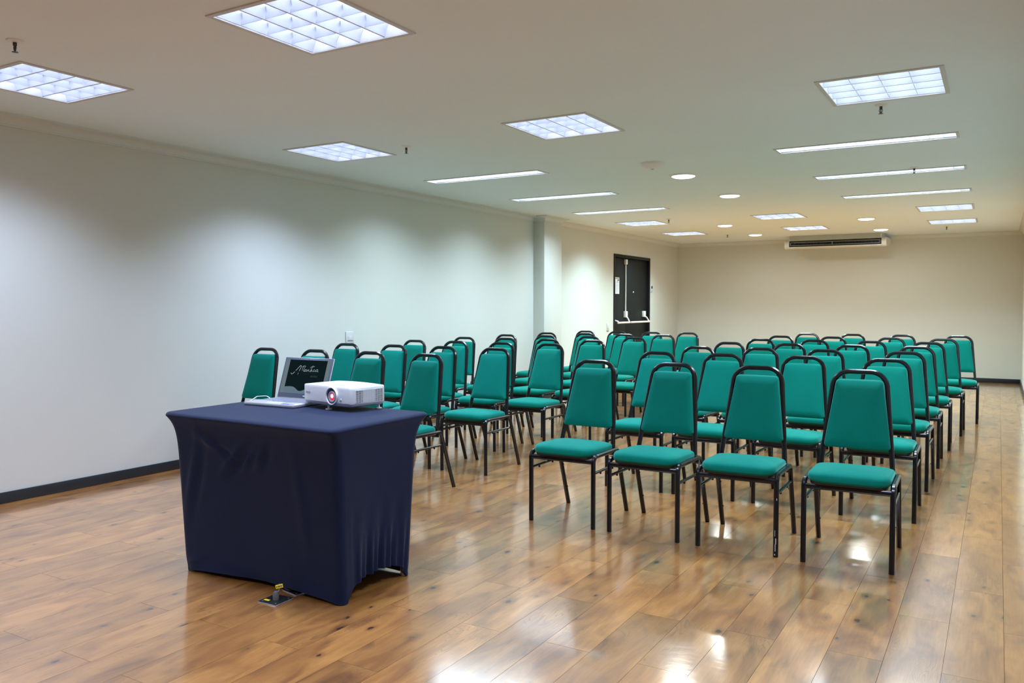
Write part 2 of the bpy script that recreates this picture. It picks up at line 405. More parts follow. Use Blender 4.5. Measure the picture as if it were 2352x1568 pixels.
# ceiling slab with rectangular openings for the recessed lamps
holes = [(x - SQ / 2, x + SQ / 2, y - SQ / 2, y + SQ / 2) for x, y, *_ in SQUARES] + \
        [(x - ST_L / 2, x + ST_L / 2, y - ST_W / 2, y + ST_W / 2) for x, y, *_ in STRIPS]
xs = sorted({XL, XR} | {h[0] for h in holes} | {h[1] for h in holes})
ys = sorted({YF, YB} | {h[2] for h in holes} | {h[3] for h in holes})
b = MB(); vid = {}
def cv(i, j):
    if (i, j) not in vid: vid[i, j] = len(b.v); b.v.append((xs[i], ys[j], ZC))
    return vid[i, j]
for i in range(len(xs) - 1):
    for j in range(len(ys) - 1):
        mx, my = (xs[i] + xs[i + 1]) / 2, (ys[j] + ys[j + 1]) / 2
        if any(h[0] < mx < h[1] and h[2] < my < h[3] for h in holes): continue
        b.f.append((cv(i, j), cv(i, j + 1), cv(i + 1, j + 1), cv(i + 1, j))); b.m.append(0)
struct('ceiling', b, M['ceiling'], smooth=0)

# cornice: a cove with two small steps
def cornice_profile():
    p = [(0, 0), (0.012, 0), (0.012, 0.008)]
    for k in range(7):
        a = R(90) * k / 6
        p.append((0.018 + 0.056 * (1 - math.cos(a)), 0.010 + 0.046 * math.sin(a)))
    p += [(0.080, 0.056), (0.080, 0.0705), (0, 0.0705)]
    return p
CZ = 2.3795
def cornice_run(mb, p0, p1, inward):
    p0 = Vector(p0); p1 = Vector(p1); n = Vector(inward)
    loops = [[(q.x + n.x * a, q.y + n.y * a, CZ + z) for a, z in cornice_profile()] for q in (p0, p1)]
    mb.loft(loops)
b = MB()
path = [((XL, YF), (1, 0)), ((XL, PY0), (1, -1)), ((PX, PY0), (1, -1)), ((PX, PY1), (1, 1)), ((XL, PY1), (1, 1)), ((XL, YB), (1, 0))]
b.loft([[(q[0] + n[0] * a, q[1] + n[1] * a, CZ + z) for a, z in cornice_profile()] for q, n in path])
struct('trim_1', b, M['cornice'], smooth=30)
b = MB(); cornice_run(b, (XL, YB), (XR, YB), (0, -1)); struct('trim_2', b, M['cornice'], smooth=30)
b = MB(); cornice_run(b, (XR, YF), (XR, YB), (-1, 0)); struct('trim_3', b, M['cornice'], smooth=30)

BH, BT = 0.071, 0.013
b = MB()
b.rbox((XL, YF, 0.0), (XL + BT, PY0, BH), 0.003); b.rbox((XL, PY1, 0), (XL + BT, DY0 - 0.0, BH), 0.003); b.rbox((XL, DY1, 0), (XL + BT, YB, BH), 0.003)
b.rbox((XL, PY0 - BT, 0), (PX + BT, PY0, BH), 0.003); b.rbox((PX, PY0, 0), (PX + BT, PY1, BH), 0.003)
struct('baseboard_left', b, M['base'])
struct('baseboard_back', MB().rbox((XL, YB - BT, 0), (XR, YB, BH), 0.003), M['base'])
struct('baseboard_right', MB().rbox((XR - BT, YF, 0), (XR, YB, BH), 0.003), M['base'])

# floor: a dark slab with laminate planks on it, joints open by a hair
floor = struct('floor', MB().box((XL, YF, -0.06), (XR, YB, -0.0085)), M['subfloor'], smooth=0)
PW, PL, X0 = 0.1842, 0.972, -0.140
GAP = 0.0011
planks = []
k = 0
kmin = math.floor((X0 - XR) / PW) - 1
for k in range(kmin, 40):
    xa, xb = X0 - k * PW, X0 - (k - 1) * PW        # column k lies between these seams
    xa, xb = max(xa, XL), min(xb, XR)
    if xb - xa < 0.02: continue
    ph = 2.137 if k % 2 == 0 else 1.680
    ph += random.uniform(-0.006, 0.006)
    y = ph - PL * math.ceil((ph - YF) / PL)
    while y < YB:
        ya, yb = max(y, YF), min(y + PL, YB)
        if yb - ya > 0.03: planks.append((xa, xb, ya, yb))
        y += PL
def plank_verts(xa, xb, ya, yb, cx=0, cy=0):
    h = 0.008
    a = [(xa, ya), (xb, ya), (xb, yb), (xa, yb)]
    vs = [(x - cx, y - cy, -h) for x, y in a] + [(x - cx, y - cy, 0.0) for x, y in a]
    return vs, [(3, 2, 1, 0), (4, 5, 6, 7)] + [(i, (i + 1) % 4, (i + 1) % 4 + 4, i + 4) for i in range(4)]
fwd = Vector((-math.sin(R(30.637)), math.cos(R(30.637)), 0)); rgt = Vector((math.cos(R(30.637)), math.sin(R(30.637)), 0))
def in_view(xa, xb, ya, yb):
    best = 0
    for x in (xa, (xa + xb) / 2, xb):
        for y in (ya, (ya + yb) / 2, yb):
            d = x * fwd.x + y * fwd.y
            if d < 0.5: continue
            s = (x * rgt.x + y * rgt.y) / d
            if abs(s) < 0.64 and 1.25 / d < 0.48: best = max(best, 1 / (d * d))
    return best
planks.sort(key=lambda p: -in_view(*p))
meshes = {}
rest = MB()
for n, (xa, xb, ya, yb) in enumerate(planks):
    xa, xb, ya, yb = xa + GAP / 2, xb - GAP / 2, ya + GAP / 2, yb - GAP / 2
    if n < 298 and in_view(xa, xb, ya, yb) > 0:
        cx, cyy = (xa + xb) / 2, (ya + yb) / 2
        key = (round(xb - xa, 4), round(yb - ya, 4))
        if key not in meshes:
            mb = MB(); mb.add(*plank_verts(xa, xb, ya, yb, cx, cyy))
            o = mb.build('floor_plank', M['wood'], floor, smooth=0); meshes[key] = o.data; o.location = (cx, cyy, 0)
        else:
            o = bpy.data.objects.new('floor_plank', meshes[key]); col.objects.link(o); o.parent = floor; o.location = (cx, cyy, 0)
    else:
        rest.add(*plank_verts(xa, xb, ya, yb))
rest.build('distant_planks', M['wood'], floor, smooth=0, kind='stuff')

# ------------------------------------------------------------------ door in the side wall
door = MB()
fx0, fx1 = XL - 0.12, XL + 0.012
door.rbox((fx0, DY0, 0), (fx1, DY0 + 0.05, DZ), 0.004); door.rbox((fx0, DY1 - 0.05, 0), (fx1, DY1, DZ), 0.004)
door.rbox((fx0, DY0 + 0.05, DZ - 0.05), (fx1, DY1 - 0.05, DZ), 0.004)
door_1 = struct('door_1', door, M['frame_dark'])
DX = XL - 0.035                                # leaf face, set back in the frame
SEAM = 12.945
def leaf(y0, y1):
    return MB().rbox((DX - 0.04, y0, 0.006), (DX, y1, DZ - 0.052), 0.003).build('door_leaf', M['door'], door_1)
leaf_a = leaf(DY0 + 0.053, SEAM - 0.002); leaf_b = leaf(SEAM + 0.002, DY1 - 0.053)
def panic_bar(parent, y0, y1, yb, arm_dir):
    g = MB(); g.tube([(DX + 0.085, y0, 0.972), (DX + 0.085, y1, 0.972)], 0.017, seg=10, square=False)
    g.build('push_bar', M['metal_white'], parent)
    g = MB(); g.rbox((DX, yb - 0.045, 1.055), (DX + 0.045, yb + 0.045, 1.16), 0.008)
    g.tube(fillet([(DX + 0.03, yb, 1.07), (DX + 0.05, yb + arm_dir * 0.035, 1.05), (DX + 0.085, yb + arm_dir * 0.06, 0.972)], 0.03), 0.012)
    g.build('latch_case', M['metal_white'], parent)
panic_bar(leaf_a, DY0 + 0.085, SEAM - 0.02, SEAM - 0.045, 0.5)
panic_bar(leaf_b, SEAM + 0.03, DY1 - 0.12, DY1 - 0.235, 1.6)
MB().tube(fillet([(DX + 0.0, DY0 + 0.075, 1.02), (DX + 0.085, DY0 + 0.08, 0.995), (DX + 0.085, DY0 + 0.085, 0.972)], 0.01), 0.011).build('bar_bracket', M['metal_white'], leaf_a)
MB().tube([(DX + 0.02, SEAM - 0.045, 1.16), (DX + 0.02, SEAM - 0.045, 1.96)], 0.011, seg=8, square=False).build('latch_rod', M['metal_white'], leaf_a)
MB().rbox((DX, SEAM - 0.075, 1.945), (DX + 0.045, SEAM - 0.015, 2.03), 0.008).build('top_latch', M['metal_white'], leaf_a)
MB().lathe([(0.006, 0), (0.013, 0.0), (0.013, 0.008), (0.005, 0.010)], (DX, 13.28, 1.487), 12, axis='x').build('peephole', M['metal_white'], leaf_b)
nt_ = thing('door_notice', 'white printed notice sheet in a thin frame on the dark door', 'notice', (DX, 12.565, 1.44))
MB().rbox((0.0, -0.105, 0), (0.006, 0.105, 0.288), 0.002).build('backing', M['ink'], nt_)
MB().box((0.0062, -0.096, 0.009), (0.007, 0.096, 0.279)).build('sheet', M['paper'], nt_, smooth=0)
MB().box((0.0072, -0.086, 0.253), (0.0077, 0.086, 0.270)).build('heading', M['olive'], nt_, smooth=0)
pr = MB()
pr.box((0.0072, 0.02, 0.225), (0.0077, 0.078, 0.245)); pr.box((0.0072, 0.02, 0.19), (0.0077, 0.034, 0.222))
pr.build('dark_print', M['ink'], nt_, smooth=0)
pr = MB()
for i in range(15):
    pr.box((0.0072, -0.08, 0.022 + i * 0.0125), (0.0076, (0.07 if i % 4 else 0.03) if i < 12 else -0.01, 0.026 + i * 0.0125))
pr.build('text_lines', M['print_grey'], nt_, smooth=0, kind='stuff')

# ------------------------------------------------------------------ wall plates
def wall_plate(name, label, cat, y, z, w, h, rocker=True):
    t = thing(name, label, cat, (XL, y, z))
    MB().rbox((0, -w / 2, -h / 2), (0.010, w / 2, h / 2), 0.004).build('plate', M['plate'], t)
    if rocker:
        MB().rbox((0.0095, -w * 0.2, -h * 0.27), (0.015, w * 0.2, h * 0.1), 0.002).build('rocker', M['plate'], t)
        MB().box((0.0095, -w * 0.34, -h * 0.30), (0.0105, w * 0.36, -h * 0.265)).build('slot', M['ink'], t, smooth=0)
    return t
wall_plate('outlet_plate', 'white outlet plate on the side wall above the chairs behind the table', 'outlet', 6.03, 0.945, 0.113, 0.113)
t = wall_plate('light_switch', 'small white switch low on the wall before the dark door', 'switch', 12.13, 0.91, 0.075, 0.118, False)
MB().rbox((0.0095, -0.018, -0.03), (0.018, 0.018, 0.03), 0.003).build('rocker', M['plate'], t)
MB().rbox((0.0, -0.03, -0.063), (0.012, 0.03, -0.056), 0.002).build('painted_shadow', M['ink'], t)  # dark strip stands in for the shade below the switch
t = wall_plate('thermostat', 'small white wall control between the dark door and the back corner', 'thermostat', 14.035, 1.556, 0.075, 0.125, False)
MB().rbox((0.0095, -0.012, 0.005), (0.022, 0.026, 0.052), 0.003).build('display', M['dark_plastic'], t)
MB().rbox((0.0095, -0.012, -0.045), (0.022, 0.026, -0.012), 0.003).build('button_panel', M['grey_plastic'], t)

# ------------------------------------------------------------------ ceiling lights
def rib(w0, w1, h0, h1, n=4):
    """half-parabola rib section: narrow edge below, wide above"""
    L = []; Rr = []
    for i in range(n + 1):
        t = i / n; w = (w0 + (w1 - w0) * t * t) / 2; z = h0 + (h1 - h0) * t
        L.append((-w, z)); Rr.append((w, z))
    return L + Rr[::-1]
def frame_ring(mb, hx, hy, ox, z0, z1):
    mb.box((-hx - ox, -hy - ox, z0), (hx + ox, -hy, z1)); mb.box((-hx - ox, hy, z0), (hx + ox, hy + ox, z1))
    mb.box((-hx - ox, -hy, z0), (-hx, hy, z1)); mb.box((hx, -hy, z0), (hx + ox, hy, z1))
def housing(mb, hx, hy, zt):
    mb.add([(-hx, -hy, 0.0), (hx, -hy, 0), (hx, hy, 0), (-hx, hy, 0), (-hx, -hy, zt), (hx, -hy, zt), (hx, hy, zt), (-hx, hy, zt)],
           [(4, 5, 6, 7), (0, 1, 5, 4), (1, 2, 6, 5), (2, 3, 7, 6), (3, 0, 4, 7)])
def make_square(tube_mat):
    root = bpy.data.objects.new('square_ceiling_light', None); col.objects.link(root)
    h = SQ / 2
    f = MB(); frame_ring(f, h - 0.004, h - 0.004, 0.022, -0.006, 0.0); f.build('frame', M['trim_white'], root, smooth=0)
    f = MB(); housing(f, h - 0.001, h - 0.001, 0.088); f.build('housing', M['housing'], root, smooth=0)
    step = SQ / 4
    for i in range(5):
        x = -h + i * step; w1 = 0.056
        poly = rib(0.009, w1, 0.002, 0.055)
        if i == 0: poly = [(max(0.002, p[0]), p[1]) for p in poly]
        if i == 4: poly = [(min(-0.002, p[0]), p[1]) for p in poly]
        MB().prism([(x + p[0], p[1]) for p in poly], 'y', -h + 0.002, h - 0.002).build('reflector', M['alu'], root, smooth=50)
    for i in range(1, 4):
        y = -h + i * step; g = MB()
        for j in range(4):
            x0 = -h + j * step + 0.005; x1 = x0 + step - 0.010
            poly = rib(0.0022, 0.020, 0.002, 0.050)
            loops = [[(x0 + (0.020 if z > 0.02 else 0.004 + 0.2 * z), y + a, z) for a, z in poly], [(x1 - (0.020 if z > 0.02 else 0.004 + 0.2 * z), y + a, z) for a, z in poly]]
            g.loft(loops)
        g.build('cross_blade', M['alu'], root, smooth=50)
    for i in range(4):
        x = -h + (i + 0.5) * step
        MB().tube([(x, -h + 0.02, 0.063), (x, h - 0.02, 0.063)], 0.012, seg=6, square=False, ref=Vector((1, 0, 0))).build('fluorescent_tube', M[tube_mat], root)
    beam(root, 'SQUARE', SQ - 0.03, 0, SQ_W * (1.3 if tube_mat == 'tube_warm' else 1.0), TINT[tube_mat], CUTOFF, -0.001)
    return root
def make_strip(tube_mat):
    root = bpy.data.objects.new('strip_ceiling_light', None); col.objects.link(root)
    hx, hy = ST_L / 2, ST_W / 2
    f = MB(); frame_ring(f, hx - 0.004, hy - 0.004, 0.018, -0.006, 0.0); f.build('frame', M['trim_white'], root, smooth=0)
    f = MB(); housing(f, hx - 0.001, hy - 0.001, 0.088); f.build('housing', M['housing'], root, smooth=0)
    for s in (-1, 1):
        poly = [(0.002, 0.002), (0.010, 0.002), (0.014, 0.02), (0.026, 0.04), (0.05, 0.07), (0.002, 0.07)]
        MB().prism([(s * (hy - a), z) for a, z in poly], 'x', -hx + 0.002, hx - 0.002).build('reflector', M['alu'], root, smooth=50)
    n = 14
    for i in range(1, n):
        x = -hx + i * ST_L / n
        MB().prism([(x + a, z) for a, z in rib(0.0025, 0.018, 0.002, 0.042, 3)], 'y', -hy + 0.014, hy - 0.014).build('cross_blade', M['alu'], root, smooth=50)
    MB().tube([(-hx + 0.04, 0, 0.062), (hx - 0.04, 0, 0.062)], 0.013, seg=6, square=False, ref=Vector((0, 1, 0))).build('fluorescent_tube', M[tube_mat], root)
    beam(root, 'RECTANGLE', ST_L - 0.04, ST_W - 0.03, ST_P, TINT[tube_mat], ST_CUTOFF, -0.001)
    return root
def beam(parent, shape, sx, sy, watts, color, spread, z):
    """the light that leaves a fitting downwards"""
    ld = bpy.data.lights.new('lamp_beam', 'AREA'); ld.shape = shape; ld.size = sx
    if shape == 'RECTANGLE': ld.size_y = sy
    ld.energy = watts; ld.color = color; ld.spread = R(spread)
    o = bpy.data.objects.new('lamp_beam', ld); col.objects.link(o); o.parent = parent; o.location = (0, 0, z)
    return o
TINT = {'tube_cool': COOL, 'tube_neutral': NEUTRAL, 'tube_strip': NEUTRAL, 'tube_warm': WARM}
protos = {}
for x, y, along_y, tm, label in SQUARES:
    if tm not in protos: o = protos[tm] = make_square(tm)
    else: o = copy_tree(protos[tm])
    o.location = (x, y, ZC); o.rotation_euler = (0, 0, 0 if along_y else R(90))
    tag(o, label, 'ceiling light', 'ceiling lights added outside the picture' if 'outside' in label else 'square louvred ceiling lights')
protos = {}
for x, y, tm, label in STRIPS:
    if tm not in protos: o = protos[tm] = make_strip(tm)
    else: o = copy_tree(protos[tm])
    o.location = (x, y, ZC); tag(o, label, 'ceiling light', 'long strip ceiling lights')

DOWNS = [(-2.522, 7.35, 'round lit downlight nearest the camera, behind the unlit white dome'),
         (-2.535, 8.913, 'round lit downlight in the middle line, second from the camera'),
         (-3.525, 12.162, 'small round downlight between the square lights near the door'),
         (-3.545, 14.009, 'small round downlight closest to the back corner by the door'),
         (-1.590, 12.215, 'small round downlight above the air conditioner, nearer one'),
         (-1.613, 14.043, 'small round downlight right in front of the air conditioner')]
dproto = None
for x, y, label in DOWNS:
    if dproto is None:
        dproto = o = bpy.data.objects.new('round_downlight', None); col.objects.link(o)
        MB().lathe([(0.098, 0.0), (0.124, 0.0), (0.124, -0.006), (0.112, -0.012), (0.104, -0.012), (0.098, -0.004)], seg=32).build('trim_ring', M['metal_white'], o)
        MB().lathe([(0.105, -0.008), (0.105, -0.014), (0.085, -0.022), (0.04, -0.027), (0.005, -0.028)], seg=28).build('glass', M['down_glass'], o)
        beam(o, 'DISK', 0.19, 0, DN_W, (0.95, 1.0, 0.98), 170, -0.030)
    else: o = copy_tree(dproto)
    o.location = (x, y, ZC); tag(o, label, 'downlight', 'round ceiling downlights')
o = thing('ceiling_dome', 'shallow unlit round white dome on the ceiling before the nearest downlight', 'ceiling dome', (-2.536, 6.602, ZC))
MB().lathe([(0.105, 0.0), (0.105, -0.012), (0.098, -0.022), (0.075, -0.036), (0.045, -0.046), (0.012, -0.05)], seg=32).build('cover', M['metal_white'], o)
MB().lathe([(0.012, -0.049), (0.012, -0.054), (0.003, -0.055)], seg=12).build('indicator', M['grey_plastic'], o)

SPR = [(-3.858, 2.098, 'ceiling sprinkler at the picture edge above the nearest side-wall light'),
       (-3.867, 4.966, 'ceiling sprinkler beside the square light over the table'),
       (-0.632, 5.394, 'ceiling sprinkler just behind the square light, most clearly visible one'),
       (-3.949, 10.917, 'tiny ceiling sprinkler beside the far square light by the side wall'),
       (-3.948, 13.770, 'tiny ceiling sprinkler in front of the back wall near the door'),
       (-0.700, 14.014, 'tiny ceiling sprinkler behind the farthest square light'),
       (-0.657, 7.952, 'tiny ceiling sprinkler beside the second ribbed strip light')]
sproto = None
for x, y, label in SPR:
    if sproto is None:
        sproto = o = bpy.data.objects.new('sprinkler', None); col.objects.link(o)
        MB().lathe([(0.012, 0.0), (0.042, 0.0), (0.040, -0.006), (0.018, -0.012), (0.012, -0.012)], seg=24).build('escutcheon', M['metal_white'], o)
        g = MB(); g.lathe([(0.010, -0.010), (0.010, -0.028), (0.006, -0.032), (0.006, -0.034)], seg=10)
        for s in (-1, 1):
            g.tube(fillet([(s * 0.006, 0, -0.026), (s * 0.012, 0, -0.040), (s * 0.003, 0, -0.060)], 0.008, 3), 0.0022)
        g.tube([(0, 0, -0.03), (0, 0, -0.06)], 0.0035, seg=6, square=False); g.build('nozzle', M['sprinkler'], o)
        MB().lathe([(0.003, -0.060), (0.016, -0.061), (0.016, -0.063), (0.003, -0.064)], seg=12).build('deflector', M['sprinkler'], o)
    else: o = copy_tree(sproto)
    o.location = (x, y, ZC); o.scale = (0.85, 0.85, 0.85); tag(o, label, 'sprinkler', 'ceiling sprinklers')

# ------------------------------------------------------------------ air conditioner under the ceiling at the back wall
ac = thing('air_conditioner', 'long white ceiling-hung air conditioner with black outlet at the back wall', 'air conditioner', (-2.415, 14.72, 2.235))
aw = 0.735
prof = [(0.0, 0.012), (0.05, 0.0), (0.30, 0.008), (0.735, 0.09), (0.735, 0.212), (0.0, 0.212), (0.0, 0.135), (0.07, 0.130), (0.07, 0.032), (0.0, 0.028)]
MB().prism(prof, 'x', -aw, aw).build('body', M['ac_white'], ac)
MB().box((-aw + 0.01, -0.003, 0.134), (aw - 0.01, 0.0, 0.208)).build('upper_panel', M['ac_grey'], ac, smooth=0)
MB().box((-aw + 0.004, 0.060, 0.034), (aw - 0.004, 0.069, 0.129)).build('outlet', M['ink'], ac, smooth=0)
for s in (-1, 1):
    pl = []
    for a in range(0, 181, 15):
        pl.append((0.02 + 0.055 - 0.075 * math.sin(R(a)), 0.07 - 0.075 * math.cos(R(a))))
    pl += [(0.70, 0.150), (0.70, 0.06)]
    MB().prism(pl, 'x', s * aw, s * (aw + 0.075)).build('end_cap', M['ac_white'], ac)
g = MB()
g.box((-aw + 0.02, 0.02, 0.100), (aw - 0.02, 0.028, 0.106)); g.box((-aw + 0.02, 0.02, 0.050), (aw - 0.02, 0.028, 0.056))
g.box((-aw + 0.02, 0.02, 0.050), (-aw + 0.026, 0.028, 0.106)); g.box((aw - 0.026, 0.02, 0.050), (aw - 0.02, 0.028, 0.106)); g.box((-0.035, 0.02, 0.05), (-0.027, 0.028, 0.106))
g.build('deflector_frame', M['ac_grey'], ac, smooth=0)
g = MB()
for i in range(28):
    x = -aw + 0.05 + i * (2 * aw - 0.1) / 27; g.box((x - 0.003, 0.035, 0.052), (x + 0.003, 0.055, 0.104))
g.build('fins', M['dark_plastic'], ac, smooth=0, kind='stuff')
MB().box((aw - 0.16, -0.0015, 0.014), (aw - 0.06, 0.0, 0.024)).build('badge', M['grey_plastic'], ac, smooth=0)

# ------------------------------------------------------------------ chairs
TB = 0.0121
RAKE, PW0, PZ0, PZ1 = 0.125, 0.335, 0.400, 0.9065      # back posts: foot depth, foot height, top-bar centre height
def post_w(z): return PW0 + (z - PZ0) / (PZ1 - PZ0) * RAKE
def outline_at(pts, sx, sy): return [(x * sx, y * sy) for x, y in pts]

def build_chair():
    root = bpy.data.objects.new('banquet_chair', None); col.objects.link(root)
    # seat cushion: crowned, with a soft saddle across
    hx, hy, yc = 0.188, 0.183, 0.145
    base = rrect(hx, hy, [0.085, 0.085, 0.05, 0.05], 6)
    lv = [(0.94, 0.402), (0.985, 0.406), (1.0, 0.415), (0.997, 0.428), (0.985, 0.438), (0.95, 0.4475), (0.87, 0.4545), (0.70, 0.4590), (0.44, 0.4612), (0.18, 0.462), (0.02, 0.462)]
    loops = []
    for s, z in lv:
        lp = []
        for x, y in base:
            X, Y = x * s, y * s
            top = max(0.0, min(1.0, (z - 0.42) / 0.04))
            zz = z + top * (0.004 * math.cos(X / hx * 3.0) - 0.008 * (Y / hy) ** 2 - 0.005 * (Y / hy))
            lp.append((X, Y + yc, zz))
        loops.append(lp)
    MB().loft(loops).build('seat', M['green'], root, smooth=60)
    pan = rrect(0.176, 0.165, 0.05, 5)
    MB().loft([[(x * s, y * s + 0.150, z) for x, y in pan] for s, z in ((0.93, 0.386), (0.99, 0.389), (1.0, 0.398), (1.0, 0.4045))]).build('seat_pan', M['pan'], root)
    # backrest: tapered padded panel lying in the raked plane of the posts
    z0, z1 = 0.520, 0.868
    hb, ht = 0.1610, 0.1135
    out = rrect(hb, (z1 - z0) / 2, [0.016, 0.016, 0.020, 0.020], 5, hx_top=ht)
    zc = (z0 + z1) / 2
    lv = [(0.02, 0.020), (0.5, 0.020), (0.93, 0.018), (0.985, 0.012), (1.0, 0.003), (1.0, -0.008), (0.992, -0.018), (0.965, -0.027), (0.90, -0.033), (0.72, -0.037), (0.4, -0.039), (0.02, -0.0395)]
    loops = []
    for s, d in lv:
        lp = []
        for x, z in out:
            sx = s if s < 0.9 else 1 - (1 - s) * 0.55
            X, Z = x * sx, zc + z * (s if s < 0.9 else 1 - (1 - s) * 0.45)
            lp.append((X, post_w(Z) + d, Z))
        loops.append(lp)
    MB().loft(loops).build('backrest', M['green'], root, smooth=60)
    # hoop of square tube: two posts and the grip above the pad
    arch = [(-0.1735, PZ0 - 0.012), (-0.1275, 0.865), (-0.1175, PZ1), (0.1175, PZ1), (0.1275, 0.865), (0.1735, PZ0 - 0.012)]
    pts = fillet([(x, 0, z) for x, z in (arch[0], (-0.1255, PZ1), (0.1255, PZ1), arch[-1])], 0.083, 9)
    g = MB(); g.tube([(p.x, post_w(p.z), p.z) for p in pts], TB, TB, ref=Vector((1, 0, 0)))
    for s in (-1, 1):
        g.rbox((s * 0.173 - 0.013, PW0 - 0.014, 0.384), (s * 0.173 + 0.013, PW0 + 0.014, 0.412), 0.004)
        g.lathe([(0.004, 0), (0.006, 0), (0.006, -0.004), (0.003, -0.005)], (s * 0.173, PW0 - 0.012, 0.425), 8, axis='y')
    g.build('back_frame', M['black'], root)
    # side frames
    lx = 0.1975; rz = 0.4035; r = 0.034
    for s in (-1, 1):
        front = fillet([(s * lx, 0, 0), (s * lx, 0, rz), (s * lx, 0.06, rz)], r, 5)
        MB().tube(front, TB).build('leg', M['black'], root)
        back = fillet([(s * lx, 0.285, rz - 0.002), (s * lx, 0.342, rz - 0.004), (s * lx, 0.49, 0)], 0.026, 5)
        g = MB(); g.tube(back, TB)
        for zz in (0.115, 0.265):
            w = 0.342 + (rz - 0.004 - zz) / (rz - 0.004) * 0.148
            g.lathe([(0.005, 0), (0.005, 0.003), (0.003, 0.004)], (s * (lx - TB), w, zz), 7, axis='x') if s < 0 else g.lathe([(0.005, 0), (0.005, -0.003), (0.003, -0.004)], (s * (lx - TB), w, zz), 7, axis='x')
        g.build('leg', M['black'], root)
    g = MB()
    for s in (-1, 1): g.tube([(s * lx, 0.059, rz), (s * lx, 0.286, rz - 0.002)], TB)
    g.tube([(-lx, 0.0, 0.3765), (lx, 0.0, 0.3765)], 0.0095, 0.0125, ref=Vector((0, 1, 0)))
    g.tube([(-lx, 0.318, 0.378), (lx, 0.318, 0.378)], 0.009, 0.011, ref=Vector((0, 1, 0)))
    g.build('seat_frame', M['black'], root)
    for s in (-1, 1):
        g = MB(); zz = 0.312; w1 = 0.342 + (rz - 0.004 - zz) / (rz - 0.004) * 0.148
        g.tube([(s * lx, 0.004, zz), (s * lx, w1, zz)], 0.0075, 0.0075)
        for w in (0.10, 0.27): g.lathe([(0.006, 0), (0.006, -0.016), (0.003, -0.018)], (s * lx, w, zz), 7)
        g.build('stretcher', M['black'], root)
    return root

RIGHT_Y = [4.147, 5.215, 6.140, 7.050, 7.970, 8.950, 9.960]
LEFT_Y = [4.150, 5.063, 5.963, 6.840, 7.720, 8.600, 9.480]
# x of the middle of every chair, from the side-wall end of its row to the open floor / from the wall to the centre aisle
RIGHT_X = [[-2.127, -1.635, -1.128, -0.600], [-2.120, -1.640, -1.118, -0.590], [-2.122, -1.620, -1.134, -0.590], [-2.112, -1.580, -1.080, -0.573],
           [-2.072, -1.550, -1.028, -0.540], [-2.076, -1.524, -0.973, -0.484], [-1.998, -1.485, -0.951, -0.372]]
LEFT_X = [[-4.990, -4.462, -3.922, -3.425], [-4.970, -4.449, -3.937, -3.428], [-4.911, -4.416, -3.899, -3.417], [-4.903, -4.418, -3.914, -3.416],
          [-4.914, -4.386, -3.868, -3.342], [-4.857, -4.334, -3.798, -3.317], [-4.752, -4.278, -3.809, -3.332]]
ROWS = ['front row', 'second row', 'third row', 'fourth row', 'fifth row', 'sixth row', 'back row']
NTH = ['first', 'second', 'third', 'fourth']
YAW_FRONT = [0.4, -1.3, 1.4, 1.75]
chair = build_chair(); first = True
def place(x, y, yaw, label, group):
    global first
    o = chair if first else copy_tree(chair)
    first = False
    o.location = (x, y, 0); o.rotation_euler = (0, 0, R(yaw)); tag(o, label, 'chair', group)
    return o
rr = random.Random(3)
chip_chair = None
for i in range(7):
    for j in range(4):
        y = RIGHT_Y[i] + (0 if i == 0 else rr.uniform(-0.02, 0.02))
        yaw = YAW_FRONT[j] if i == 0 else rr.uniform(-1.6, 1.6)
        lab = 'green padded chair in the open-floor block, %s, %s from the centre aisle' % (ROWS[i], NTH[j])
        if (i, j) == (0, 2): lab = 'green padded chair in the open-floor block front row, paint chipped off one leg'
        o = place(RIGHT_X[i][j], y, yaw, lab, 'green chairs in the block beside the open floor')
        if (i, j) == (0, 2): chip_chair = o
for i in range(7):
    for j in range(4):
        y = LEFT_Y[i] + rr.uniform(-0.015, 0.015)
        place(LEFT_X[i][j], y, rr.uniform(-1.8, 1.2), 'green padded chair in the block behind the table, %s, %s from the wall' % (ROWS[i], NTH[j]),
              'green chairs in the block behind the table')
# bare metal where the black paint has chipped off that front leg
leg = [c for c in chip_chair.children if c.name.startswith('leg')][2]
for z0, z1, x0, x1 in ((0.03, 0.066, -0.002, 0.001), (0.066, 0.095, 0.000, 0.004), (0.105, 0.135, -0.004, -0.002), (0.010, 0.016, -0.005, 0.000), (0.285, 0.296, 0.003, 0.006)):
    MB().box((0.1975 + x0, -TB - 0.0006, z0), (0.1975 + x1, -TB + 0.001, z1)).build('bare_metal_patch', M['chip'], leg, smooth=0, label='pale bare metal where paint has chipped')

# ------------------------------------------------------------------ table and its stretch cover
TOPZ = 0.75
tb = thing('folding_table', 'rectangular table standing under the navy stretch cover, feet at the corners', 'table', (-2.83, 2.80, 0))
MB().rbox((-0.50, -0.275, 0.712), (0.475, 0.27, 0.738), 0.006).build('tabletop', M['tabletop'], tb)
for lx, ly in ((-0.435, -0.262), (0.485, -0.238), (0.475, 0.185), (-0.435, 0.20)):
    g = MB(); g.tube([(lx, ly, 0.0), (lx, ly, 0.716)], 0.014, seg=10, square=False); g.build('leg', M['grey_plastic'], tb)

